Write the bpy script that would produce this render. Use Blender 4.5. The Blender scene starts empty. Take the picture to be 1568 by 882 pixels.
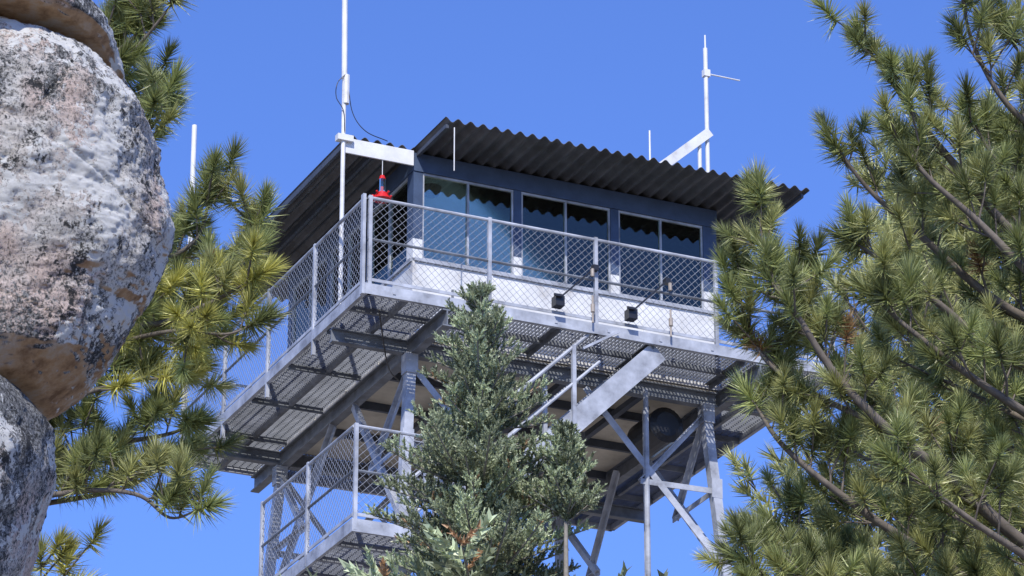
import bpy, math, random
import numpy as np
from mathutils import Vector, Matrix, noise

random.seed(7); rng = np.random.default_rng(11)
scene = bpy.context.scene
COL = bpy.context.collection

# ------------------------------------------------------------------ helpers
def new_mat(name):
    m = bpy.data.materials.new(name); m.use_nodes = True
    nt = m.node_tree; nt.nodes.clear()
    out = nt.nodes.new('ShaderNodeOutputMaterial')
    return m, nt, out

def N(nt, t, **kw):
    n = nt.nodes.new(t)
    for k, v in kw.items():
        if k in n.inputs: n.inputs[k].default_value = v
        else: setattr(n, k, v)
    return n

def ramp(nt, fac, stops):
    r = nt.nodes.new('ShaderNodeValToRGB')
    el = r.color_ramp.elements
    while len(el) < len(stops): el.new(0.5)
    for e, (p, c) in zip(el, stops):
        e.position = p; e.color = (*c, 1) if len(c) == 3 else c
    nt.links.new(fac, r.inputs[0]); return r

def simple(name, col, rough=0.6, var=0.25, scale=6.0, metallic=0.0, dirt=None, bump=0.1):
    m, nt, out = new_mat(name)
    b = N(nt, 'ShaderNodeBsdfPrincipled', Roughness=rough, Metallic=metallic)
    tc = N(nt, 'ShaderNodeTexCoord')
    no = N(nt, 'ShaderNodeTexNoise', Scale=scale, Detail=4.0, Roughness=0.65)
    nt.links.new(tc.outputs['Object'], no.inputs['Vector'])
    lo = tuple(c*(1-var) for c in col); hi = tuple(min(1, c*(1+var*0.6)) for c in col)
    if dirt: stops = [(0.3, dirt), (0.42, lo), (0.7, hi)]
    else: stops = [(0.3, lo), (0.7, hi)]
    r = ramp(nt, no.outputs[0], stops)
    nt.links.new(r.outputs[0], b.inputs['Base Color'])
    if bump > .2:
        n2 = N(nt, 'ShaderNodeTexNoise', Scale=scale*8, Detail=3.0)
        nt.links.new(tc.outputs['Object'], n2.inputs['Vector'])
        bp = N(nt, 'ShaderNodeBump', Strength=bump, Distance=0.01)
        nt.links.new(n2.outputs[0], bp.inputs['Height']); nt.links.new(bp.outputs[0], b.inputs['Normal'])
    nt.links.new(b.outputs[0], out.inputs[0])
    return m

class MB:
    """mesh accumulator"""
    def __init__(s): s.v = []; s.f = []
    def add(s, v, f):
        o = len(s.v); s.v += [tuple(p) for p in v]; s.f += [tuple(i+o for i in q) for q in f]
    def box(s, a, b):
        x0, y0, z0 = a; x1, y1, z1 = b
        s.add([(x0,y0,z0),(x1,y0,z0),(x1,y1,z0),(x0,y1,z0),(x0,y0,z1),(x1,y0,z1),(x1,y1,z1),(x0,y1,z1)],
              [(0,3,2,1),(4,5,6,7),(0,1,5,4),(1,2,6,5),(2,3,7,6),(3,0,4,7)])
    def beam(s, p, q, w, h, up=(0,0,1)):
        p = Vector(p); q = Vector(q); d = (q-p).normalized(); up = Vector(up)
        if abs(d.dot(up)) > .98: up = Vector((0,1,0))
        sx = d.cross(up).normalized()*w/2; sy = sx.cross(d).normalized()*h/2
        vs = [p-sx-sy,p+sx-sy,p+sx+sy,p-sx+sy,q-sx-sy,q+sx-sy,q+sx+sy,q-sx+sy]
        s.add(vs, [(0,1,2,3),(7,6,5,4),(0,4,5,1),(1,5,6,2),(2,6,7,3),(3,7,4,0)])
    def angle(s, p, q, w, t=.012, up=(0,0,1)):
        """L-section member"""
        p = Vector(p); q = Vector(q); d = (q-p).normalized(); u = Vector(up)
        if abs(d.dot(u)) > .98: u = Vector((0,1,0))
        sx = d.cross(u).normalized(); sy = sx.cross(d).normalized()
        s.beam(p+sy*0, q+sy*0, w, t, up=sy)
        s.beam(p+sx*(w/2-t/2)-sy*(w/2+t*.5), q+sx*(w/2-t/2)-sy*(w/2+t*.5), t, w, up=sy)
    def ibeam(s, p, q, w, h, t=.018):
        p = Vector(p); q = Vector(q)
        z = Vector((0,0,1))
        s.beam(p, q, t, h-2*t-.002); s.beam(p+z*(h/2-t/2), q+z*(h/2-t/2), w, t); s.beam(p-z*(h/2-t/2), q-z*(h/2-t/2), w, t)
    def pipe(s, p, q, r, n=8, r2=None, caps=True):
        p = Vector(p); q = Vector(q); d = (q-p).normalized()
        a = Vector((0,0,1)) if abs(d.z) < .9 else Vector((1,0,0))
        sx = d.cross(a).normalized(); sy = sx.cross(d); r2 = r if r2 is None else r2
        vs = []
        for i in range(n):
            t = 2*math.pi*i/n; c = sx*math.cos(t)+sy*math.sin(t)
            vs.append(p+c*r)
        for i in range(n):
            t = 2*math.pi*i/n; c = sx*math.cos(t)+sy*math.sin(t)
            vs.append(q+c*r2)
        f = [(i,(i+1)%n,n+(i+1)%n,n+i) for i in range(n)]
        if caps: f += [tuple(range(n))[::-1], tuple(range(n,2*n))]
        s.add(vs, f)
    def tube(s, pts, rads, n=6):
        pts = [Vector(p) for p in pts]; o = len(s.v); ref = Vector((0.3,0.2,1)).normalized()
        for i, p in enumerate(pts):
            d = (pts[min(i+1,len(pts)-1)]-pts[max(i-1,0)]).normalized()
            if abs(d.dot(ref)) > .97: ref2 = Vector((1,0,0))
            else: ref2 = ref
            sx = d.cross(ref2).normalized(); sy = sx.cross(d)
            for k in range(n):
                t = 2*math.pi*k/n; s.v.append(tuple(p+(sx*math.cos(t)+sy*math.sin(t))*rads[i]))
        for i in range(len(pts)-1):
            for k in range(n):
                a = o+i*n+k; b = o+i*n+(k+1)%n; s.f.append((a,b,b+n,a+n))
    def obj(s, name, mat, parent=None, smooth=False):
        me = bpy.data.meshes.new(name); me.from_pydata(s.v, [], s.f); me.materials.append(mat)
        if smooth: me.polygons.foreach_set('use_smooth', [True]*len(me.polygons))
        me.update()
        o = bpy.data.objects.new(name, me); COL.objects.link(o)
        if parent: o.parent = parent
        return o

def empty(name, loc=(0,0,0), rz=0):
    e = bpy.data.objects.new(name, None); COL.objects.link(e); e.location = loc; e.rotation_euler = (0,0,rz)
    e.empty_display_size = .5
    return e

# ------------------------------------------------------------------ materials
M_galv = simple('galvanized_steel', (.42,.44,.485), .5, .30, 3.0, dirt=(.17,.17,.18))
M_steel = simple('weathered_steel', (.18,.195,.22), .55, .35, 3.0, dirt=(.09,.09,.09))
M_dark = simple('dark_steel', (.06,.07,.09), .6, .3, 5.0)
M_grate = simple('grating_steel', (.21,.225,.26), .55, .35, 2.5)
M_white = simple('white_paint', (.72,.72,.71), .5, .14, 2.5, dirt=(.48,.46,.43))
M_slate = simple('slate_blue_paint', (.050,.078,.14), .5, .25, 5.0)
M_roof = simple('corrugated_roof_metal', (.105,.105,.11), .6, .35, 2.0, dirt=(.055,.05,.045))
M_soff = simple('plywood_soffit', (.60,.54,.43), .8, .2, 1.6, dirt=(.36,.30,.22))
M_ceil = simple('pale_green_paint', (.80,.88,.84), .7, .06, 2.0)
M_floor = simple('interior_floor', (.62,.58,.50), .7, .2, 3.0)
M_wood = simple('pine_wood', (.60,.42,.24), .6, .2, 4.0)
M_black = simple('black_plastic', (.02,.02,.022), .4, .2, 5.0)
M_brass = simple('brass_fitting', (.34,.29,.24), .5, .3, 12.0)
M_red = simple('red_plastic', (.60,.02,.02), .25, .1, 5.0, bump=0)
M_wire = simple('chainlink_wire', (.40,.42,.46), .5, .15, 5.0, bump=0)
M_bark = simple('pine_bark', (.17,.13,.10), .9, .45, 14.0, dirt=(.06,.045,.035), bump=.5)
M_twig = simple('grey_twig_bark', (.15,.125,.10), .9, .4, 14.0, bump=.1)
M_firbark = simple('fir_bark', (.26,.24,.21), .9, .35, 14.0, bump=.1)

def glass_mat():
    m, nt, out = new_mat('window_glass')
    t = N(nt, 'ShaderNodeBsdfTransparent', Color=(.92,.97,.95,1))
    g = N(nt, 'ShaderNodeBsdfGlossy', Color=(.95,1,.88,1), Roughness=.02)
    fr = N(nt, 'ShaderNodeFresnel', IOR=1.8)
    mx = N(nt, 'ShaderNodeMixShader')
    nt.links.new(fr.outputs[0], mx.inputs[0]); nt.links.new(t.outputs[0], mx.inputs[1]); nt.links.new(g.outputs[0], mx.inputs[2])
    nt.links.new(mx.outputs[0], out.inputs[0]); return m
M_glass = glass_mat()

def leaf_mat(name, trans=.35):
    m, nt, out = new_mat(name)
    at = N(nt, 'ShaderNodeAttribute', attribute_name='tint')
    b = N(nt, 'ShaderNodeBsdfDiffuse')
    t = N(nt, 'ShaderNodeBsdfTranslucent')
    g = N(nt, 'ShaderNodeBsdfGlossy', Color=(1,.98,.9,1), Roughness=.42)
    mx = N(nt, 'ShaderNodeMixShader'); mx.inputs[0].default_value = trans
    m2 = N(nt, 'ShaderNodeMixShader'); m2.inputs[0].default_value = .04
    nt.links.new(at.outputs['Color'], b.inputs['Color']); nt.links.new(at.outputs['Color'], t.inputs['Color'])
    nt.links.new(b.outputs[0], mx.inputs[1]); nt.links.new(t.outputs[0], mx.inputs[2])
    nt.links.new(mx.outputs[0], m2.inputs[1]); nt.links.new(g.outputs[0], m2.inputs[2]); nt.links.new(m2.outputs[0], out.inputs[0])
    return m
M_needle = leaf_mat('pine_needles', .3); M_firn = leaf_mat('fir_needles', .2)

def rock_mat():
    m, nt, out = new_mat('lichen_granite')
    tc = N(nt, 'ShaderNodeTexCoord'); V = tc.outputs['Object']; L = nt.links.new
    b = N(nt, 'ShaderNodeBsdfPrincipled', Roughness=.9); b.inputs['Specular IOR Level'].default_value = .2
    def nz(sc, det=5., ro=.65, dist=0., off=0., st=1.):
        n = N(nt, 'ShaderNodeTexNoise', Scale=sc, Detail=det, Roughness=ro, Distortion=dist)
        if off:
            mp = N(nt, 'ShaderNodeMapping'); mp.inputs['Location'].default_value = (off,off*.7,-off); mp.inputs['Scale'].default_value = (1,1,st)
            mp.inputs['Rotation'].default_value = (0,.35,0); L(V, mp.inputs[0]); L(mp.outputs[0], n.inputs['Vector'])
        else: L(V, n.inputs['Vector'])
        return n.outputs[0]
    def mix(fac, a, c):
        x = N(nt, 'ShaderNodeMix', data_type='RGBA')
        L(fac, x.inputs[0])
        for s, i in ((a, 6), (c, 7)):
            if isinstance(s, tuple): x.inputs[i].default_value = (*s, 1)
            else: L(s, x.inputs[i])
        return x.outputs[2]
    def gate(a, b_, lo, hi):
        ad = N(nt, 'ShaderNodeMath', operation='ADD'); L(a, ad.inputs[0]); L(b_, ad.inputs[1])
        mr = N(nt, 'ShaderNodeMapRange'); mr.inputs[1].default_value = lo; mr.inputs[2].default_value = hi; L(ad.outputs[0], mr.inputs[0]); return mr.outputs[0]
    base = ramp(nt, nz(4.5), [(.35,(.58,.52,.46)),(.5,(.70,.66,.60)),(.68,(.76,.74,.70))]).outputs[0]
    pink = ramp(nt, nz(1.9, 3., off=3), [(.46,(0,0,0)),(.58,(.8,.8,.8))]).outputs[0]
    base = mix(pink, base, (.74,.57,.48))
    fineN = nz(95, 4., .7)
    grain = ramp(nt, fineN, [(.40,(.30,.30,.30)),(.50,(1,1,1))]).outputs[0]
    mul = N(nt, 'ShaderNodeMix', data_type='RGBA', blend_type='MULTIPLY'); mul.inputs[0].default_value = .8
    L(base, mul.inputs[6]); L(grain, mul.inputs[7]); base = mul.outputs[2]
    dk = ramp(nt, fineN, [(.42,(.05,.05,.05)),(.60,(.33,.33,.32))]).outputs[0]
    sp1 = nz(58, 6., .88, .2)
    base = mix(gate(nz(2.4, 3., .55, .4, 1.7, .45), sp1, 1.00, 1.03), base, dk)
    base = mix(gate(nz(9, 3., .6, .5, 4.1), sp1, 1.09, 1.11), base, (.05,.05,.05))
    base = mix(gate(nz(26, 6., .8, .3, 2.2), nz(3.3, 3., .5, 0, 5.), 1.06, 1.09), base, (.78,.77,.73))
    ge = N(nt, 'ShaderNodeNewGeometry'); sp = N(nt, 'ShaderNodeSeparateXYZ'); L(ge.outputs['Normal'], sp.inputs[0])
    nn = N(nt, 'ShaderNodeMath', operation='MULTIPLY_ADD'); nn.inputs[1].default_value = .5; L(nz(6), nn.inputs[0]); L(sp.outputs[2], nn.inputs[2])
    mr3 = N(nt, 'ShaderNodeMapRange'); mr3.inputs[1].default_value = -.36; mr3.inputs[2].default_value = -.46; L(nn.outputs[0], mr3.inputs[0])
    ora = ramp(nt, nz(10, 6.), [(.35,(.26,.15,.08)),(.5,(.54,.35,.20)),(.65,(.58,.48,.38))]).outputs[0]
    base = mix(mr3.outputs[0], base, ora)
    L(base, b.inputs['Base Color'])
    bp = N(nt, 'ShaderNodeBump', Strength=1.0, Distance=.014); L(nz(45, 8., .88), bp.inputs['Height']); L(bp.outputs[0], b.inputs['Normal'])
    L(b.outputs[0], out.inputs[0]); return m
M_rock = rock_mat()
M_ground = simple('forest_floor', (.30,.26,.20), .95, .4, .6, dirt=(.12,.12,.07), bump=.6)

# ------------------------------------------------------------------ ground
def ground():
    mb = MB(); n = 60; R = 1500
    xs = [math.copysign(abs(t)**2.2, t)*R for t in np.linspace(-1,1,n+1)]
    for j in range(n+1):
        for i in range(n+1):
            x, y = xs[i], xs[j]+20
            mb.v.append((x, y, .35*noise.noise(Vector((x*.05,y*.05,0)))*min(1,math.hypot(x,y)/6)-.05))
    for j in range(n):
        for i in range(n):
            a = j*(n+1)+i; mb.f.append((a,a+1,a+n+2,a+n+1))
    mb.obj('ground', M_ground, smooth=True)
ground()

# ------------------------------------------------------------------ lookout tower (local metres: X along front, Y back, Z from walkway floor)
AL = 0.4298; FZ = 19.48
T = empty('fire_lookout_tower', (-1.7616, 41.8573, FZ), AL)
c, W, H, O, E, E2, HR = 1.058, 4.3, 2.44, 1.0, .85, .95, 1.168
L = W+2*c; C2 = c+W

def chainlink(mb, p, d, length, h, s=.07, r=.0030):
    """diamond mesh filling the rectangle p + a*d + b*z"""
    p = Vector(p); d = Vector(d); z = Vector((0,0,1)); off = d.cross(z)*.004
    k = -h
    while k < length:
        a0 = max(0, k); a1 = min(length, k+h)
        if a1-a0 > .02:
            mb.pipe(p+d*a0+z*(a0-k)+off, p+d*a1+z*(a1-k)+off, r, 3, caps=False)
            mb.pipe(p+d*a0+z*(h-(a0-k))-off, p+d*a1+z*(h-(a1-k))-off, r, 3, caps=False)
        k += s*1.414

# --- walkway
g = MB()
for a, b in [((-.03,-.05,-.11),(L+.03,0,.03)), ((-.03,L,-.11),(L+.03,L+.05,.03)), ((-.05,.002,-.11),(0,L-.002,.03)), ((L,.002,-.11),(L+.05,L-.002,.03))]:
    g.box(a, b)
for k in range(9):   # splice plates and bolt heads on the edge channel
    x = .35+k*.72; g.box((x-.018,-.060,-.065),(x+.018,-.0505,-.03))
g.obj('walkway_edge_channel', M_galv, T)
g = MB()
def bars(x0, x1, y0, y1, main):  # grating
    if main == 'x':
        y = y0
        while y < y1: g.box((x0,y,-.036),(x1,y+.006,-.002)); y += .05
        x = x0
        while x < x1: g.box((x,y0,-.022),(x+.007,y1,-.004)); x += .10
    else:
        x = x0
        while x < x1: g.box((x,y0,-.036),(x+.006,y1,-.002)); x += .05
        y = y0
        while y < y1: g.box((x0,y,-.022),(x1,y+.007,-.004)); y += .10
bars(.003, c-.01, .003, L-.003, 'x'); bars(C2+.01, L-.003, .003, L-.003, 'x')
bars(c, C2, .003, c-.01, 'y'); bars(c, C2, C2+.01, L-.003, 'y')
g.obj('walkway_grating', M_grate, T)
g = MB()
for x in (c, C2): g.ibeam((x,-.04,-.235),(x,L+.04,-.235), .12, .22)
for y in (c, C2):
    g.ibeam((-.02,y,-.242),(c-.07,y,-.242), .10, .18); g.ibeam((C2+.07,y,-.242),(L+.02,y,-.242), .10, .18)
    g.ibeam((c+.07,y,-.25),(C2-.07,y,-.25), .12, .2)
for k in range(1, 5):
    y = k*L/5
    g.angle((.0,y,-.07),(c-.07,y,-.07), .07); g.angle((C2+.07,y,-.07),(L,y,-.07), .07)
    if c+.1 < k*L/5 < C2-.1:
        x = k*L/5
        g.angle((x,0,-.07),(x,c-.07,-.07), .07); g.angle((x,C2+.07,-.07),(x,L,-.07), .07)
for y in (.53,L-.53): g.beam((.0,y,-.075),(L,y,-.075), .05, .07)
for x in (.53,L-.53): g.beam((x,.0,-.082),(x,L,-.082), .05, .07)
g.obj('walkway_support_beams', M_steel, T)

# --- guard rails with chain link
g = MB(); m = MB(); w = MB()
def rail(p0, p1, posts, hr=HR, z0=0.0, low=-.11):
    p0 = Vector(p0); p1 = Vector(p1); d = (p1-p0).normalized(); ln = (p1-p0).length; z = Vector((0,0,1))
    g.pipe(p0+z*(z0+hr), p1+z*(z0+hr), .022, 8)
    m.pipe(p0+z*(z0+hr*.53), p1+z*(z0+hr*.53), .018, 6)
    g.beam(p0+z*(z0+.09), p1+z*(z0+.09), .012, .04)
    for t in posts:
        q = p0+d*t
        g.beam(q+z*(z0+low), q+z*(z0+hr+.03), .045, .045)
    chainlink(w, p0+z*(z0+.08), d, ln, hr-.1)
o = -.028
rail((0,o,0),(L,o,0), [.03,1.62,3.07,4.75,L])
rail((0,L-o,0),(L,L-o,0), [0,1.6,3.2,4.8,L])
rail((o,0,0),(o,L,0), [1.62,3.2,4.8,L-.02], low=-.30)
rail((L-o,0,0),(L-o,L,0), [1.6,3.2,4.8,L-.02])
g.beam((o-.03,o,-.12),(o-.03,o,HR+.03), .04, .07)

# --- stairs and landing
LZ = -3.02
st = MB(); tr = MB()
sx0, sx1 = 3.96, 1.0
for y in (.04, .88):
    st.beam((sx0,y,-.16),(sx1,y,LZ-.02), .035, .27)
n = 15
for i in range(n):
    t = (i+.5)/n; x = sx0+(sx1-sx0)*t; z = -.14+(LZ+.12)*t
    tr.box((x-.12,.06,z-.015),(x+.12,.86,z+.015))
for y in (.04,.88):
    for t in (.40,.9):
        x = sx0+(sx1-sx0)*t; z = -.16+(LZ+.14)*t
        g.beam((x,y-.03,z-.05),(x,y-.03,z+1.02), .05, .05)
    a = .28
    g.pipe((sx0+(sx1-sx0)*a,y-.03,-.16+(LZ+.14)*a+1.0),(sx1,y-.03,LZ+1.0), .024)
    g.pipe((sx0+(sx1-sx0)*a,y-.03,-.16+(LZ+.14)*a+.52),(sx1,y-.03,LZ+.52), .02)
# landing
LX0, LX1, LY1 = -.10, 1.1, 3.0
def landing(x0,x1,y0,y1,z):
    st.box((x0-.04,y0-.04,z-.13),(x1,y0,z+.03)); st.box((x0-.04,y0+.002,z-.13),(x0,y1,z+.03))
    st.box((x1-.04,y0+.002,z-.13),(x1,y1,z+.0)); st.box((x0-.04,y1+.002,z-.13),(x1,y1+.04,z+.03))
    y = y0+.01
    while y < y1: tr.box((x0+.003,y,z-.03),(x1-.045,y+.006,z)); y += .05
    for k in range(1,5):
        yy = y0+(y1-y0)*k/5; tr.box((x0+.003,yy,z-.09),(x1-.045,yy+.06,z-.035))
    x = x0+.1
    while x < x1-.05: tr.box((x,y0+.005,z-.024),(x+.007,y1-.005,z-.004)); x += .1
landing(LX0,LX1,0,LY1,LZ)
rail((LX0,-.02,0),(LX1,-.02,0),[0,.9], z0=LZ, hr=1.2)
rail((LX0-.02,0,0),(LX0-.02,LY1,0),[1.45,LY1], z0=LZ, hr=1.2)
for y in (2.15, 3.05): st.beam((LX1,y,LZ-.1),(4.6,y,LZ-3.3), .035, .27)
for i in range(15):
    t = (i+.5)/15; x = LX1+3.5*t; z = LZ-.1-3.2*t
    tr.box((x-.12,2.17,z-.015),(x+.12,3.03,z+.015))
for y in (2.15,3.05): g.pipe((LX1,y,LZ+.95),(4.6,y,LZ-2.25), .024)
landing(4.6,5.7,.9,3.1,LZ-3.3)
for y in (1.0,1.9): st.beam((4.6,y,LZ-3.4),(1.3,y,LZ-6.6), .035, .27)
landing(.2,1.3,.9,3.1,LZ-6.6)
for y in (2.1,3.0): st.beam((1.3,y,LZ-6.7),(4.6,y,LZ-9.9), .035, .27)
landing(4.6,5.7,.9,3.1,LZ-9.9)
for y in (1.0,1.9): st.beam((4.6,y,LZ-10),(-1.6,y,-FZ), .035, .27)
st.obj('stair_stringers_and_landing_frames', M_galv, T)
tr.obj('stair_treads', M_grate, T)
g.obj('guard_rail_posts', M_galv, T); m.obj('guard_rail_middle_bars', M_steel, T); w.obj('chainlink_infill', M_wire, T)

# --- legs and bracing
def leg(ix, iy, z):   # battered legs
    b = .07*(-z)
    return Vector(((c-b) if ix == 0 else (C2-.27+b), (c-b) if iy == 0 else (C2+b), z))
lg = MB(); br = MB()
for ix in (0,1):
    for iy in (0,1):
        lg.beam(leg(ix,iy,-.34), leg(ix,iy,-FZ), .12, .12)
        lg.box(tuple(leg(ix,iy,-.6)-Vector((.08,.08,.0))), tuple(leg(ix,iy,-.6)+Vector((.08,.08,.26))))
        for zz in (-1.5,-2.5):
            q = leg(ix,iy,zz); lg.box((q.x-.075,q.y-.072,zz-.13),(q.x+.075,q.y-.062,zz+.13))
faces = [((0,0),(1,0)),((1,0),(1,1)),((1,1),(0,1)),((0,1),(0,0))]
def lerp(a,b,t): return a+(b-a)*t
for A, B in faces:
    top = lambda t, z: lerp(leg(*A,z), leg(*B,z), t)
    br.angle(top(.59,-.36), top(1,-2.5), .075); br.angle(top(.41,-.36), top(0,-2.5), .075)
    br.angle(top(1,-.42), top(.75,-1.52), .07); br.angle(top(0,-.42), top(.25,-1.52), .07)
    br.angle(top(.75,-1.52), top(1,-1.5), .06); br.angle(top(.25,-1.52), top(0,-1.5), .06)
    zs = [-3.4,-6.6,-10.2,-14.6,-FZ+.3]
    for k in range(4):
        br.angle(top(0,zs[k]), top(1,zs[k]), .08)
        br.angle(top(0,zs[k]-.02), top(1,zs[k+1]), .075); br.angle(top(1,zs[k]-.02), top(0,zs[k+1]), .075)
lg.obj('tower_legs', M_galv, T); br.obj('tower_bracing', M_galv, T)
fo = MB()
for ix in (0,1):
    for iy in (0,1):
        q = leg(ix,iy,-FZ); fo.box((q.x-.4,q.y-.4,-FZ-.4),(q.x+.4,q.y+.4,-FZ+.35))
fo.obj('concrete_footings', simple('concrete',(.35,.34,.32),.9), T)

# --- underfloor
g = MB(); g.box((c+.02,c+.02,-.13),(C2-.02,C2-.02,-.10)); g.obj('underfloor_soffit', M_soff, T)
g = MB()
for k in range(1,4):
    y = c+W*k/4; g.box((c+.07,y-.025,-.24),(C2-.07,y+.025,-.132))
for k in range(1,4):
    x = c+W*k/4; g.box((x-.04,c+.1,-.32),(x+.04,C2-.1,-.242))
g.box((c+1.3,c+.5,-.55),(c+1.5,c+1.9,-.3))
g.obj('underfloor_joists', M_dark, T)
g = MB()
g.pipe((4.70,1.30,-.58),(4.70,1.95,-.58), .24, 24); g.pipe((4.70,1.26,-.58),(4.70,1.30,-.58), .16, 24, .24)
g.box((4.50,1.45,-.34),(4.54,1.50,-.30)); g.box((4.86,1.45,-.34),(4.90,1.50,-.30))
g.obj('underfloor_tank', M_black, T)
g = MB(); g.box((c+2.4,c+1.5,-.95),(c+3.1,c+1.58,-.33)); g.obj('underfloor_panel', M_steel, T)
g = MB(); g.pipe((c+3.17,c-.12,-.3),(c+3.17,c-.12,-FZ), .035, 10); g.pipe((c+3.35,c+.3,-.4),(c+3.35,c+.3,-3.0), .018, 6)
g.obj('conduit_pipes', M_galv, T)

# --- cab
wall = MB(); sl = MB(); gl = MB(); fr = MB(); wood = MB()
ZB, ZT = .98, 2.19
groups = [(.13,1.39),(1.50,2.76),(2.88,4.10)]
def side(org, dx, inn):
    """one cab wall; org = outer lower corner, dx along wall, inn = inward normal"""
    org = Vector(org); dx = Vector(dx); inn = Vector(inn)
    def bx(mb, a0, a1, z0, z1, d0, d1):
        p = org+dx*a0+inn*d0; q = org+dx*a1+inn*d1
        mb.box((min(p.x,q.x),min(p.y,q.y),z0),(max(p.x,q.x),max(p.y,q.y),z1))
    bx(wall, .0, W-.0, -.09, ZB-.03, .0, .08)
    for k in range(1, 4): bx(wall, W*k/4-.02, W*k/4+.02, -.08, ZB-.032, -.012, -.001)   # cover battens
    bx(fr, .02, W-.02, ZB-.028, ZB+.012, -.03, .10)                # sill
    bx(sl, .0, W, ZT, H-.004, -.012, .085)                         # header
    prev = .0
    for (a, b) in groups+[(W,W)]:
        bx(wall, prev, a, ZB+.014, 1.26, .0, .08); bx(sl, prev+.002, a-.002, 1.26, ZT-.002, .002, .078)  # posts turn white below the overhang's shadow line: sunlit part put into the colour
        prev = b
    for (a, b) in groups:
        mid = (a+b)/2
        for z0, z1 in ((ZB+.014,ZB+.045),(ZT-.03,ZT-.002)): bx(fr, a+.001, b-.001, z0, z1, .012, .06)
        for x0, x1 in ((a+.001,a+.022),(b-.022,b-.001)): bx(fr, x0, x1, ZB+.047, ZT-.032, .012, .06)
        bx(fr, mid-.012, mid+.012, ZB+.047, ZT-.032, .008, .055)
        bx(gl, a+.022, b-.022, ZB+.046, ZT-.031, .036, .040)
    bx(wood, .1, W-.1, .90, .945, .09, .55)
side((c,c,0),(1,0,0),(0,1,0)); side((C2,C2,0),(-1,0,0),(0,-1,0))
side((c-.001,C2+.001,0),(0,-1,0),(1,0,0)); side((C2+.001,c-.001,0),(0,1,0),(-1,0,0))
wall.obj('cab_walls_and_lit_post_feet', M_white, T); sl.obj('cab_blue_posts_and_headers', M_slate, T); gl.obj('cab_windows', M_glass, T)
fr.obj('window_sills_and_mullions', M_galv, T); wood.obj('interior_counters', M_ceil, T)
g = MB(); g.box((c+.09,c+.09,-.095),(C2-.09,C2-.09,.0)); g.obj('cab_floor', M_floor, T)
g = MB(); g.box((c+.09,c+.09,2.25),(C2-.09,C2-.09,2.30)); g.obj('cab_ceiling', M_ceil, T)
g = MB()
for (x,y) in ((c+2.35,c+.9),(c+3.75,c+.9),(c+.45,c+.5)): g.pipe((x,y,2.15),(x,y,2.248), .11, 16, .14)
g.obj('ceiling_lights', M_dark, T)
g = MB()   # interior furniture
g.pipe((c+2.1,c+2.1,0),(c+2.1,c+2.1,1.0), .25, 12); g.pipe((c+2.1,c+2.1,1.0),(c+2.1,c+2.1,1.08), .45, 24)
g.box((c+2.6,c+.15,.95),(c+2.9,c+.4,1.18)); g.box((c+.45,c+.15,.95),(c+.62,c+.3,1.2)); g.box((c+3.2,c+.15,.95),(c+3.6,c+.4,1.1))
for (x,hh) in ((1.0,1.18),(1.75,1.3),(3.0,1.25),(3.85,1.2)): g.pipe((c+x,c+.3,.95),(c+x,c+.3,hh), .04, 10)
g.obj('interior_furniture', M_wood, T)
g = MB()   # items against the front wall on the walkway
g.beam((c+.52,c-.06,.04),(c+.52,c-.06,.62),.02,.04); g.beam((c+.62,c-.06,.04),(c+1.05,c-.04,.5),.02,.02)
g.beam((c+3.45,c-.06,.04),(c+3.45,c-.06,.5),.03,.05)
g.obj('wall_brackets', M_steel, T)

# --- roof : corrugated sheets
rf = MB()
def corr(x0, x1, y0, y1, z=H+.035, lam=.17, amp=.030, th=.006):
    nx = int((x1-x0)/lam*10); vs = []; f = []
    for zz in (0, th):
        for yy in (y0, y1):
            for i in range(nx+1):
                x = x0+(x1-x0)*i/nx; vs.append((x, yy, z+zz+amp*math.sin(2*math.pi*x/lam)+.006*noise.noise(Vector((x*.9,yy,3)))))
    n1 = nx+1
    for i in range(nx):
        f.append((i, i+n1, i+n1+1, i+1)); f.append((2*n1+i, 2*n1+i+1, 3*n1+i+1, 3*n1+i))
        f.append((i, i+1, 2*n1+i+1, 2*n1+i)); f.append((n1+i+1, n1+i, 3*n1+i, 3*n1+i+1))
    rf.add(vs, f)
corr(c-E2, c, c-.02, C2+E2*.9); corr(c+.0005, C2+E, c-O, C2+E2)
rf.obj('corrugated_roof', M_roof, T)
g = MB()
g.box((c-E2,c-.045,H-.20),(c-.02,c-.02,H+.005))
g.obj('white_fascia_board', M_white, T)
g = MB()
for x in (c+.05, C2+E-.08): g.box((x-.02,c-O+.06,H-.05),(x+.02,c-.015,H+.003))
for x in (c-E2+.03, c-.5): g.box((x-.02,c-.018,H-.08),(x+.02,C2+.8,H+.003))
for y in np.linspace(c+.8,C2,3): g.box((C2+.02,y-.02,H-.06),(C2+E-.05,y+.02,H-.0))
g.obj('roof_outriggers', M_dark, T)

# --- antennas
g = MB()
ax, ay = .07, 1.0
g.pipe((ax,ay,.15),(ax,ay,3.35), .028, 10); g.pipe((ax,ay,3.25),(ax-.03,ay,5.4), .036, 10)
g.box((ax-.09,ay-.05,2.38),(ax+.12,ay+.05,2.46))
g.pipe((ax+.02,ay-.01,2.9),(ax+.02,ay-.01,3.3), .045, 8)
g.pipe((0.0,L+.02,-.1),(0.0,L+.02,4.95), .036, 10)
mx, my = c+4.62, c+.8
g.pipe((mx,my,2.3),(mx,my,5.25), .03, 10); g.pipe((mx,my,5.0),(mx,my,5.45), .012, 6)
g.pipe((mx-.12,my,2.3),(mx-.12,my,3.9), .028, 8)
g.beam((mx+.02,my-.04,3.98),(mx-1.5,my-.04,2.62), .04, .13)
g.pipe((mx-.02,my,4.87),(mx+.52,my,4.87), .010, 6); g.box((mx-.04,my-.04,4.82),(mx+.05,my+.04,4.92))
g.pipe((c+3.6,c+.5,2.5),(c+3.6,c+.5,3.68), .013, 6)
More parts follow.
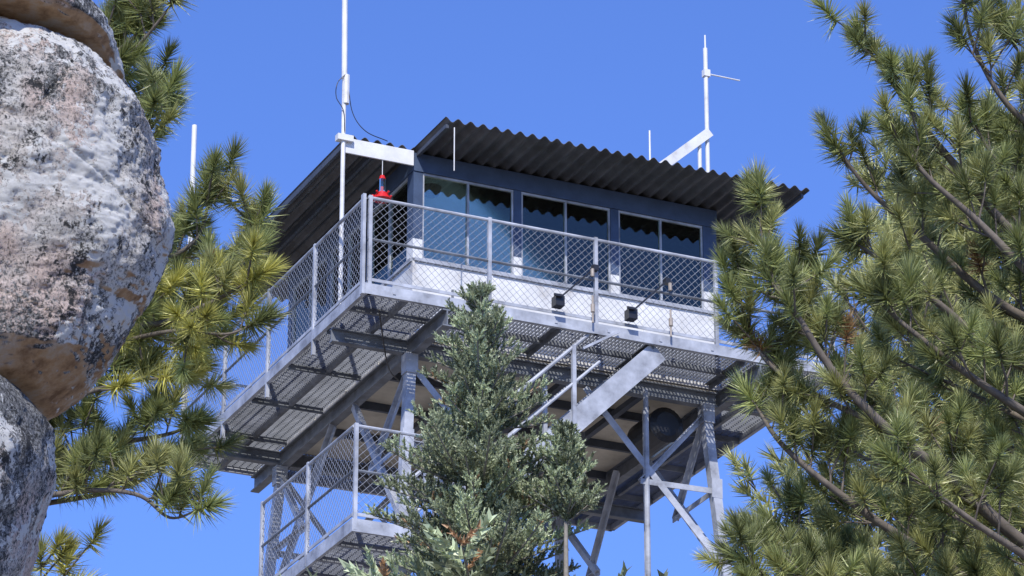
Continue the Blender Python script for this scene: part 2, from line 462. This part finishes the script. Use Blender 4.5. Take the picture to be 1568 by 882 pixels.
g.pipe((c+.11,c-1.02,2.37),(c+.11,c-1.02,1.78), .007, 6)
g.obj('antenna_masts', M_white, T)
g = MB()
def curve_pts(ps, n=10):
    ps = [Vector(p) for p in ps]; out = []
    q = [2*ps[0]-ps[1]]+ps+[2*ps[-1]-ps[-2]]
    for i in range(1, len(q)-2):
        for k in range(n):
            t = k/n; a, b, c_, d = q[i-1], q[i], q[i+1], q[i+2]
            out.append(.5*((2*b)+(c_-a)*t+(2*a-5*b+4*c_-d)*t*t+(3*b-a-3*c_+d)*t**3))
    out.append(ps[-1]); return out
for ps in ([(ax,ay-.04,3.3),(ax-.11,ay-.04,3.15),(ax-.12,ay-.04,2.95),(ax-.02,ay-.04,2.78),(ax,ay-.04,2.5)],
           [(ax+.03,ay-.04,3.2),(ax+.12,ay,2.8),(ax+.3,ay,2.58),(ax+.6,ay,2.5)]):
    q = curve_pts(ps); g.tube(q, [.006]*len(q), 5)
q = curve_pts([(.3,.3,-.15),(.8,1.2,-.45),(1.3,2.0,-.3)]); g.tube(q,[.01]*len(q),5)
g.obj('antenna_cables', M_black, T)

# --- flood lights on arms
for i, x in enumerate((2.5, 3.5)):
    g = MB()
    g.beam((x+.55,-.10,.78),(x+.02,-.10,.24), .022, .022)
    g.box((x-.06,-.20,.12),(x+.06,-.07,.25)); g.box((x-.10,-.24,.22),(x+.02,-.22,.25))
    g.box((x+.5,-.12,.72),(x+.57,-.04,.79))
    g.obj('floodlight_%d' % (i+1), M_black, T)
g = MB()
for x in (2.98, 4.06):
    g.pipe((x,-.12,.0),(x,-.12,.36), .014, 8); g.pipe((x,-.12,.14),(x,-.12,.24), .028, 8); g.pipe((x,-.12,.62),(x,-.12,.72), .024, 8)
g.obj('brass_fittings', M_brass, T)
g = MB(); g.beam((3.35,-.1,-.05),(2.85,-.1,-.36), .03,.03); g.obj('light_conduit', M_galv, T)

# --- hummingbird feeder hanging from the fascia
hx, hy = c-.44, c-.03
F = empty('hummingbird_feeder', T.matrix_basis @ Vector((hx,hy,1.69)), AL)
M_nectar = simple('sugar_water', (.55,.10,.08), .15, .1, 5.0, bump=0)
g = MB(); g.pipe((0,0,.33),(0,0,.62), .005, 5); g.obj('hanging_wire', M_white, F)
g = MB(); g.pipe((0,0,.10),(0,0,.17), .034, 14); g.obj('nectar', M_nectar, F)
g = MB(); g.pipe((0,0,.10),(0,0,.28), .042, 14); g.obj('nectar_bottle', M_glass, F)
g = MB(); g.pipe((0,0,.0),(0,0,.05), .12, 20, .10); g.pipe((0,0,.05),(0,0,.10), .10, 20, .05); g.pipe((0,0,.28),(0,0,.33), .045, 16, .03)
for k in range(5):
    a = k*1.256; g.pipe((.07*math.cos(a),.07*math.sin(a),.04),(.13*math.cos(a),.13*math.sin(a),.075), .014, 6)
g.obj('red_feeding_base', M_red, F)

# ------------------------------------------------------------------ conifers
def rotm(d, roll):
    d = d/np.linalg.norm(d); a = np.array([0,0,1.]) if abs(d[2]) < .95 else np.array([1.,0,0])
    x = np.cross(a, d); x /= np.linalg.norm(x); y = np.cross(d, x)
    cx, sx = math.cos(roll), math.sin(roll)
    return np.stack([cx*x+sx*y, -sx*x+cx*y, d], 1)

def tuft_template(n, axis_len, l0, l1, a0, a1, w, rg):
    V = np.zeros((n*3,3))
    for i in range(n):
        t = rg.random()**.7; ang = math.radians(a0+(a1-a0)*(1-t)*rg.uniform(.7,1)+rg.uniform(-8,8)); ph = rg.uniform(0,2*math.pi)
        r = np.array([math.cos(ph), math.sin(ph), 0]); d = r*math.sin(ang)+np.array([0,0,math.cos(ang)])
        ln = rg.uniform(l0, l1); b = np.array([0,0,t*axis_len])
        pr = np.cross(d, rg.normal(size=3)); pr /= np.linalg.norm(pr)
        V[3*i] = b-pr*w/2; V[3*i+1] = b+pr*w/2; V[3*i+2] = b+d*ln
    return V

def scatter(name, mat, parent, tmpls, items):
    """items: (pos, dir, scale, colour)"""
    blocks = []; cols = []
    for (p, d, s, col) in items:
        tm = tmpls[rng.integers(len(tmpls))]; R = rotm(np.array(d, float), rng.uniform(0,6.28))
        blocks.append((tm*s)@R.T+np.array(p))
        k = len(tm)//3
        j = rng.uniform(.65,1.35,(k,1))
        cc = np.clip(np.array(col)[None]*j, 0, 1); cc = np.repeat(cc, 3, 0); cols.append(np.hstack([cc, np.ones((3*k,1))]))
    V = np.concatenate(blocks).astype(np.float32); Cc = np.concatenate(cols).astype(np.float32); nt_ = len(V)//3
    me = bpy.data.meshes.new(name); me.vertices.add(len(V)); me.vertices.foreach_set('co', V.ravel())
    me.loops.add(len(V)); me.loops.foreach_set('vertex_index', np.arange(len(V), dtype=np.int32))
    me.polygons.add(nt_); me.polygons.foreach_set('loop_start', np.arange(0,len(V),3, dtype=np.int32))
    me.update(calc_edges=True)
    at = me.color_attributes.new('tint', 'FLOAT_COLOR', 'POINT'); at.data.foreach_set('color', Cc.ravel())
    me.materials.append(mat)
    o = bpy.data.objects.new(name, me); COL.objects.link(o); o.parent = parent
    return o

TUFT = [tuft_template(165, .13, .11, .15, 12, 125, .0085, np.random.default_rng(k)) for k in range(6)]
TUFT = [t-np.array([0,0,.05]) for t in TUFT]
TUFT_LO = [tuft_template(50, .13, .12, .16, 12, 120, .016, np.random.default_rng(20+k)) for k in range(4)]
UP = np.array([0,0,1.])
GREEN = (.285,.32,.115); YEL = (.52,.50,.13); LIME = (.47,.46,.18)

def unit(v): return v/np.linalg.norm(v)
def pine_limb(mb, items, pts, r0, side_len=.55, gap=.13, yellow=0., start=.15, base=GREEN, sub=.40):
    q = curve_pts(pts, 8); q = [np.array(p) for p in q]
    n = len(q); rads = [r0*(1-.78*i/(n-1)) for i in range(n)]
    mb.tube(q, rads, 7)
    seg = [np.linalg.norm(q[i+1]-q[i]) for i in range(n-1)]; tot = sum(seg)
    def at(s):
        for i, l in enumerate(seg):
            if s <= l: return q[i]+(q[i+1]-q[i])*s/l, unit(q[i+1]-q[i]), i/(n-1)
            s -= l
        return q[-1], unit(q[-1]-q[-2]), 1.
    def colour():
        r = rng.random()
        if r < yellow: return tuple(np.array(YEL)*rng.uniform(.7,1.1))
        b = np.array(base)*rng.uniform(.55,1.25)
        if rng.random() < .3: b = b*.4+np.array(LIME)*.6
        if rng.random() < .008: b = np.array((.34,.20,.09))      # odd dead tuft
        return tuple(b)
    def tip(p, d, s=None):
        items.append((p, unit(d), s or rng.uniform(.85,1.15), colour()))
    s = tot*start
    while s < tot:
        p, t, fr = at(s)
        perp = unit(np.cross(t, rng.normal(size=3)))
        d = unit(t*.55+perp*.8+UP*.35)
        ln = side_len*(1-.55*fr)*rng.uniform(.55,1.15)
        k = 6; pp = [p]; dd = d
        for i in range(k):
            dd = unit(dd+UP*.12+rng.normal(size=3)*.07); pp.append(pp[-1]+dd*ln/k)
        mb.tube(pp, [max(.0055, rads[min(n-1,int(fr*(n-1)))]*.4*(1-.6*i/k)) for i in range(k+1)], 5)
        tip(pp[-1], dd)
        for i in range(2, k):
            if rng.random() < sub:
                d2 = unit(dd*.7+unit(np.cross(dd, rng.normal(size=3)))*.8+UP*.3); l2 = rng.uniform(.12,.26)
                e = pp[i]+d2*l2; mb.tube([pp[i], pp[i]+d2*l2*.5+UP*.004, e], [.007,.006,.005], 4); tip(e, d2+UP*.3, rng.uniform(.7,1.))
        s += gap*rng.uniform(.6,1.5)
    tip(q[-1], q[-1]-q[-2], 1.15)

def trunk(mb, base, top, r0, r1, bend=.15):
    base = np.array(base, float); top = np.array(top, float); ps = []
    for i in range(14):
        t = i/13; p = base+(top-base)*t; p[0] += bend*math.sin(t*5)*.3*(1 if 0 < t < 1 else 0); ps.append(p)
    mb.tube(ps, [r0+(r1-r0)*(i/13)**.9 for i in range(14)], 14)

# pine on the right
P = empty('pine_tree', (0,0,0)); mb = MB(); it = []; tk = MB()
trunk(tk, (3.9,20.9,-.2), (3.75,20.6,15.5), .26, .03)
limbsR = [
 ([(3.75,20.6,10.9),(3.2,20.3,11.2),(2.9,20.1,11.4),(2.72,20.0,11.75),(2.65,19.9,12.15)], .028,.36,.13),
 ([(3.75,20.6,10.1),(3.0,20.2,10.5),(2.6,20,10.9),(2.38,19.9,11.15),(2.22,19.8,11.35),(2.08,19.8,11.58)], .034,.28,.14),
 ([(3.75,20.6,9.9),(2.95,20.5,10.2),(2.4,20.3,10.6),(2.1,20.2,10.85),(1.92,20.1,11.06)], .034,.28,.14),
 ([(3.75,20.6,9.5),(2.9,20.3,9.8),(2.5,20.2,10.1),(2.15,20,10.3),(1.98,20,10.42)], .036,.36,.13),
 ([(3.75,20.6,9.8),(3.1,20.0,10.1),(2.7,19.9,10.5),(2.4,19.8,10.75),(2.25,19.8,11.0)], .034,.36,.13),
 ([(3.75,20.6,8.2),(2.9,20.1,8.6),(2.5,19.9,8.9),(2.1,19.7,9.15),(1.8,19.6,9.45),(1.60,19.5,9.75),(1.46,19.5,9.95)], .046,.28,.12),
 ([(1.60,19.5,9.75),(1.46,19.5,10.0),(1.41,19.5,10.25),(1.40,19.5,10.50)], .014,.07,.12),
 ([(2.1,19.7,9.15),(1.7,19.8,9.4),(1.44,19.8,9.6),(1.33,19.8,9.85),(1.28,19.8,10.14)], .020,.17,.11),
 ([(1.8,19.6,9.45),(1.68,19.7,9.8),(1.58,19.8,10.12)], .014,.13,.11),
 ([(3.75,20.6,7.6),(2.6,20.2,8.4),(2.0,20,8.75),(1.55,19.9,9.1),(1.36,19.9,9.4)], .038,.32,.11),
 ([(3.75,20.6,7.3),(2.4,20.4,8.0),(1.8,20.3,8.5),(1.50,20.2,8.75)], .030,.32,.11),
 ([(3.75,20.6,7.1),(2.2,19.8,7.9),(1.6,19.7,8.15),(1.33,19.6,8.3)], .030,.34,.11),
 ([(3.75,20.6,7.0),(2.4,20.0,7.7),(1.8,19.9,8.2),(1.42,19.9,8.55)], .026,.34,.11),
 ([(3.75,20.6,9.0),(3.0,20.0,9.3),(2.6,19.8,9.5),(2.25,19.7,9.75),(2.05,19.7,9.95)], .036,.38,.12),
 ([(3.75,20.6,10.7),(3.1,20.4,10.9),(2.85,20.2,11.05),(2.72,20.1,11.25)], .024,.34,.13),
 ([(3.75,20.6,11.3),(3.2,20.3,11.55),(2.98,20.2,11.85)], .024,.38,.12),
 ([(3.75,20.6,8.6),(3.0,20.9,9.0),(2.4,21.0,9.3),(1.95,21,9.55)], .028,.40,.12),
 ([(3.75,20.6,7.9),(3.0,19.8,8.3),(2.5,19.5,8.55),(2.1,19.3,8.8)], .036,.40,.12),
 ([(3.75,20.6,8.8),(3.1,20.4,8.9),(2.7,20.3,9.1),(2.4,20.3,9.4)], .028,.40,.12),
 ([(3.75,20.6,7.4),(3.1,20.0,7.9),(2.6,19.9,8.1),(2.2,19.9,8.3)], .034,.40,.12),
 ([(3.75,20.6,9.3),(3.2,20.9,9.6),(2.7,21.0,9.9),(2.3,21.0,10.1)], .028,.40,.12),
]
for pts, r, sl_, gp in limbsR: pine_limb(mb, it, pts, r, sl_, gp)
def fill_limbs(cx, cy, z0, z1, n, ln, a0, a1, items, mbx, gap=.3, base=GREEN):
    for k in range(n):
        a = rng.uniform(a0,a1); z = z0+(z1-z0)*k/n; l = ln*rng.uniform(.7,1.1)*(1-.5*max(0,(z-z0)/(z1-z0))**2)
        d = np.array([math.cos(a),math.sin(a),0]); p = np.array([cx,cy,z])
        pine_limb(mbx, items, [p, p+d*l*.4+UP*.15*l, p+d*l*.75+UP*.3*l, p+d*l+UP*.55*l], .035, .6, gap, 0, .25, base)
it2 = []
fill_limbs(3.75,20.6,5,15,16,2.0,-1.2,1.4,it2,mb,.4)
tk.obj('trunk', M_bark, P, True); mb.obj('limbs', M_twig, P, True)
scatter('needle_foliage', M_needle, P, TUFT, it); scatter('far_side_foliage', M_needle, P, TUFT_LO, it2)

# pine further back on the right (fills the lower right)
P = empty('pine_tree', (0,0,0)); mb = MB(); it = []; tk = MB()
trunk(tk, (4.5,28.3,-.2), (4.4,28.0,15.2), .25, .03)
fill_limbs(4.4,28.0,8.5,14.2,92,2.4,1.9,4.9,it,mb,.17,(.42,.44,.19))
fill_limbs(4.4,28.0,6,13,8,2.2,-1.3,1.5,it,mb,.45,(.42,.44,.19))
tk.obj('trunk', M_bark, P, True); mb.obj('limbs', M_twig, P, True); scatter('needle_foliage', M_needle, P, [t*1.1 for t in TUFT_LO], it)

# pine on the left, behind the boulders
P = empty('pine_tree', (0,0,0)); mb = MB(); it = []; tk = MB()
trunk(tk, (-3.5,20.8,-.2), (-3.4,20.5,15.0), .24, .03)
limbsL = [
 ([(-3.4,20.5,11.1),(-2.6,20.2,11.45),(-2.25,20,11.65),(-1.98,19.8,11.9)], .026,.34,0),
 ([(-3.4,20.5,11.5),(-2.7,20.2,11.8),(-2.3,20,12.0),(-1.95,20,12.15)], .026,.36,0),
 ([(-3.4,20.5,11.2),(-2.8,20.2,11.4),(-2.4,20,11.6),(-2.2,20,11.8)], .026,.36,0),
 ([(-3.4,20.5,11.0),(-2.8,20.4,11.2),(-2.4,20.4,11.4),(-2.15,20.4,11.55)], .022,.30,0),
 ([(-3.4,20.5,10.7),(-2.6,20.2,10.95),(-2.15,19.9,11.05),(-2.00,19.8,11.30)], .022,.20,0),
 ([(-3.4,20.5,9.7),(-2.6,20.2,10.05),(-2.1,20,10.25),(-1.82,19.9,10.4),(-1.74,19.9,10.72)], .028,.24,.0),
 ([(-3.4,20.5,9.6),(-2.4,20.2,9.85),(-1.9,20,9.95),(-1.60,19.9,10.15),(-1.45,19.9,10.52)], .028,.22,.0),
 ([(-3.4,20.4,9.2),(-2.3,19.9,9.76),(-1.95,19.7,9.80),(-1.65,19.6,9.90),(-1.45,19.5,9.98)], .028,.22,.65),
 ([(-2.3,19.9,9.74),(-1.9,19.6,9.70),(-1.6,19.5,9.64),(-1.45,19.5,9.70)], .016,.22,.7),
 ([(-3.4,20.5,9.0),(-2.5,20.2,9.2),(-2.0,20,9.22),(-1.82,19.9,9.24)], .026,.32,.1),
 ([(-3.4,20.5,9.1),(-2.6,20.0,9.4),(-2.2,19.8,9.46),(-1.95,19.7,9.46)], .026,.30,.5),
 ([(-3.4,20.5,8.9),(-2.5,20.0,8.88),(-2.1,19.8,8.80),(-1.9,19.8,8.66),(-1.72,19.7,8.68)], .020,.15,0),
 ([(-3.4,20.5,8.2),(-2.7,20.2,8.32),(-2.5,20.2,8.38)], .020,.24,.5),
 ([(-3.4,20.5,8.6),(-2.7,20.2,8.9),(-2.3,20.1,8.96)], .022,.32,.05),
 ([(-3.4,20.5,10.0),(-2.6,20.6,10.1),(-2.1,20.6,10.0),(-1.75,20.6,10.05)], .022,.34,.05),
 ([(-3.4,20.5,10.2),(-2.6,20.6,10.4),(-2.2,20.6,10.5),(-1.9,20.6,10.5)], .022,.30,.0),
 ([(-3.4,20.5,8.9),(-2.6,20.6,9.05),(-2.2,20.6,9.15),(-1.95,20.6,9.35)], .022,.34,.1),
 ([(-3.4,20.5,9.6),(-2.6,20.4,9.7),(-2.2,20.4,9.75),(-1.9,20.4,9.8)], .022,.32,.2),
]
for pts, r, sl_, ye in limbsL: pine_limb(mb, it, pts, r, sl_, .11, ye)
it2 = []
fill_limbs(-3.4,20.5,5,14.4,14,2.0,1.9,4.2,it2,mb,.4)
tk.obj('trunk', M_bark, P, True); mb.obj('limbs', M_twig, P, True)
scatter('needle_foliage', M_needle, P, TUFT, it); scatter('far_side_foliage', M_needle, P, TUFT_LO, it2)

# fir in front of the tower
BR = []
for k in range(5):
    rg = np.random.default_rng(50+k); n = 24; V = np.zeros((n*3,3))
    for i in range(n):
        t = i/n; ph = rg.uniform(0,6.28); ang = math.radians(rg.uniform(40,70))*(1-.5*t)
        d = np.array([math.cos(ph)*math.sin(ang), math.sin(ph)*math.sin(ang), math.cos(ang)])
        ln = rg.uniform(.024,.035); b = np.array([0,0,t*.10]); pr = unit(np.cross(d, rg.normal(size=3)))*.0075
        V[3*i] = b-pr; V[3*i+1] = b+pr; V[3*i+2] = b+d*ln
    BR.append(V)
P = empty('fir_tree', (0,0,0)); mb = MB(); it = []; low = []; tk = MB()
def fir(ax, ay, az, zmin, slope, zfine, tk_r, l0=.12):
    trunk(tk, (ax,ay,zmin), (ax,ay,az), tk_r, .006, 0)
    for k in range(7): it.append((np.array([ax,ay,az-.05*k]), UP+rng.normal(size=3)*.3, .9, (.36,.40,.24)))
    dz = .07
    while az-dz > zmin+1:
        fine = dz < zfine
        nb = 8 if fine else 6
        irr = rng.uniform(.8,1.15)
        for b in range(nb):
            a = rng.uniform(0,6.28); ln = (l0*min(1,dz/.3)+slope*dz)*irr*rng.uniform(.6,1.2)
            if dz > 3: ln = min(ln, 2.4)
            el = math.radians(max(2, 42-26*dz)+rng.uniform(-8,8)); d = np.array([math.cos(a)*math.cos(el), math.sin(a)*math.cos(el), math.sin(el)])
            hz = unit(np.array([-math.sin(a), math.cos(a), 0])); p = np.array([ax,ay,az-dz+rng.uniform(-.04,.04)])
            kk = max(2, int(ln/.065)) if fine else max(2, int(ln/.2)); pts = [p]; dd = d
            for i in range(kk):
                dd = unit(dd+UP*.035); pts.append(pts[-1]+dd*ln/kk)
            mb.tube(pts, [max(.0025,.006+.008*ln*(1-i/kk)) for i in range(kk+1)], 4)
            base = np.array((.37,.42,.26))*rng.uniform(.6,1.25)
            brown = rng.random() < .45 and dz > .7
            dest = it if fine else low
            for i in range(max(0,int(kk*.2)), kk+1):
                rem = (kk-i)/kk*ln
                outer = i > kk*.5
                for sgn in (-1,1):
                    sl2 = min(.07+.45*rem, .30)*rng.uniform(.7,1.2); sd = unit(dd*.65+hz*sgn*.8+UP*rng.uniform(.1,.6))
                    m_ = max(1, int(sl2/.085)) if fine else 1
                    for j in range(m_):
                        pj = pts[i]+sd*sl2*j/m_
                        if j > 0 and rng.random() < .9: dj = unit(sd*.6+rng.normal(size=3)*.4+UP*.55)
                        else: dj = unit(sd+UP*.25)
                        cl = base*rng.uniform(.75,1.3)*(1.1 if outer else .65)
                        sz = 1.
                        if brown and outer and rng.random() < .25: cl = np.array((.46,.28,.15))*rng.uniform(.7,1.2); sz = .7
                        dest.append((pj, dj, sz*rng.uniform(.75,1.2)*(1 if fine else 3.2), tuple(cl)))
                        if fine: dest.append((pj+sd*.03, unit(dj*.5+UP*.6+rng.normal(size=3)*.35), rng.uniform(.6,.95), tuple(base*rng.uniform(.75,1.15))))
            if fine: it.append((pts[-1], dd, 1., tuple(base*1.15)))
        dz += rng.uniform(.10,.16) if fine else .4
fir(-.26,28.0,13.50,-.1,.345,2.7,.17)
fir(.42,27.8,12.25,10.4,.26,1.8,.03)
tk.obj('trunk', M_firbark, P, True); mb.obj('branches', M_firbark, P, True)
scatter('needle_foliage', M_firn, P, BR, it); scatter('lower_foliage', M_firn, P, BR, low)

# ------------------------------------------------------------------ granite boulders
def boulder(name, prof, x0, y0, ky, seed, amp=.05, nz_=170, na=260, power=2.3, dx=-.07):
    """prof: list of (z, right-hand extent x); horizontal section is a super-ellipse about (x0,y0)"""
    zs = [p[0] for p in prof]; xr = [p[1]+dx for p in prof]
    mb = MB(); zz = np.linspace(zs[0], zs[-1], nz_)
    for z in zz:
        r = max(.01, np.interp(z, zs, xr)-x0)
        for k in range(na):
            a = 2*math.pi*k/na; ca, sa = math.cos(a), math.sin(a)
            e = (abs(ca)**power+abs(sa)**power)**(-1/power)
            p = Vector((x0+r*e*ca, y0+r*ky*e*sa, z)); q = p+Vector((seed*7.3,seed*3.1,0))
            nn = Vector((ca, sa*.8, .15)).normalized()
            d = noise.noise(q*1.7)*amp*1.6+noise.noise(q*4.2)*amp*.7
            r1 = noise.noise(Vector((q.x*3+q.z*2, q.y*3, q.z*4-q.x))); d += (abs(r1)**.6)*amp*.6
            d += noise.noise(q*11)*amp*.24+noise.noise(q*26)*amp*.20+noise.noise(q*55)*amp*.16+noise.noise(q*110)*amp*.12
            cr = abs(noise.noise(Vector((q.x*1.5+q.z*1.2,q.y*1.5,q.z*2.4))+Vector((5,5,5))))
            if cr < .016: d -= (.016-cr)*amp*30
            p += nn*d
            mb.v.append(tuple(p))
    for j in range(nz_-1):
        for k in range(na):
            a = j*na+k; b = j*na+(k+1)%na; mb.f.append((a,b,b+na,a+na))
    mb.f.append(tuple(range(na))[::-1]); mb.f.append(tuple(range((nz_-1)*na, nz_*na)))
    return mb.obj(name, M_rock, None, True)
boulder('granite_boulder', [(5.96,-1.80),(5.98,-1.56),(6.02,-1.43),(6.10,-1.34),(6.20,-1.27),(6.30,-1.22),(6.38,-1.17),(6.46,-1.13),(6.55,-1.095),(6.66,-1.08),(6.83,-1.09),
    (6.96,-1.095),(7.06,-1.16),(7.15,-1.26),(7.22,-1.38),(7.25,-1.7)], -2.25, 11.3, .62, 1.0, .04, 270, 430)
boulder('granite_boulder', [(7.20,-1.6),(7.205,-1.36),(7.24,-1.32),(7.30,-1.33),(7.36,-1.42),(7.45,-1.6),(7.7,-1.9),(7.8,-2.3)], -2.6, 11.35, .8, 2.0, .03, 110, 260, dx=.0)
boulder('granite_boulder', [(-.3,-.7),(1.5,-.85),(3.2,-1.1),(4.5,-1.42),(5.1,-1.56),(5.32,-1.54),(5.55,-1.485),(5.75,-1.45),(5.90,-1.46),(5.98,-1.52),(6.06,-1.62),(6.12,-1.8)], -2.5, 11.25, .85, 3.0, .04, 400, 300, dx=-.04)

# ------------------------------------------------------------------ light, sky, camera
w = bpy.data.worlds.new('World'); scene.world = w; w.use_nodes = True
nt = w.node_tree; nt.nodes.clear()
EL = math.radians(43); AZ = math.radians(180+4)
sky = nt.nodes.new('ShaderNodeTexSky'); sky.sky_type = 'NISHITA'; sky.sun_disc = False
sky.sun_elevation = EL; sky.sun_rotation = AZ; sky.altitude = 1500; sky.air_density = 1.2; sky.dust_density = .3; sky.ozone_density = 4.0
tint = nt.nodes.new('ShaderNodeMix'); tint.data_type = 'RGBA'; tint.blend_type = 'MULTIPLY'; tint.inputs[0].default_value = 1
tint.inputs[7].default_value = (.82, 1.0, 1.62, 1)
bg = nt.nodes.new('ShaderNodeBackground'); bg.inputs[1].default_value = .138
ow = nt.nodes.new('ShaderNodeOutputWorld'); nt.links.new(sky.outputs[0], tint.inputs[6]); nt.links.new(tint.outputs[2], bg.inputs[0]); nt.links.new(bg.outputs[0], ow.inputs[0])
sd = bpy.data.lights.new('sun', 'SUN'); sd.energy = 5.0; sd.angle = math.radians(.53); sd.color = (1,.955,.88)
so = bpy.data.objects.new('sun', sd); COL.objects.link(so)
to = Vector((math.sin(AZ)*math.cos(EL), math.cos(AZ)*math.cos(EL), math.sin(EL)))
so.rotation_euler = to.to_track_quat('Z','Y').to_euler(); so.location = (0,-20,40)

cd = bpy.data.cameras.new('camera'); cam = bpy.data.objects.new('camera', cd); COL.objects.link(cam)
cd.sensor_width = 36; cd.lens = 36*5780.7/1568; cd.clip_start = .1; cd.clip_end = 5000
cam.location = (0,0,1.6); cam.rotation_euler = (math.pi/2+.4033, 0, 0)
scene.camera = cam
scene.view_settings.view_transform = 'Standard'; scene.view_settings.look = 'None'; scene.view_settings.exposure = 0
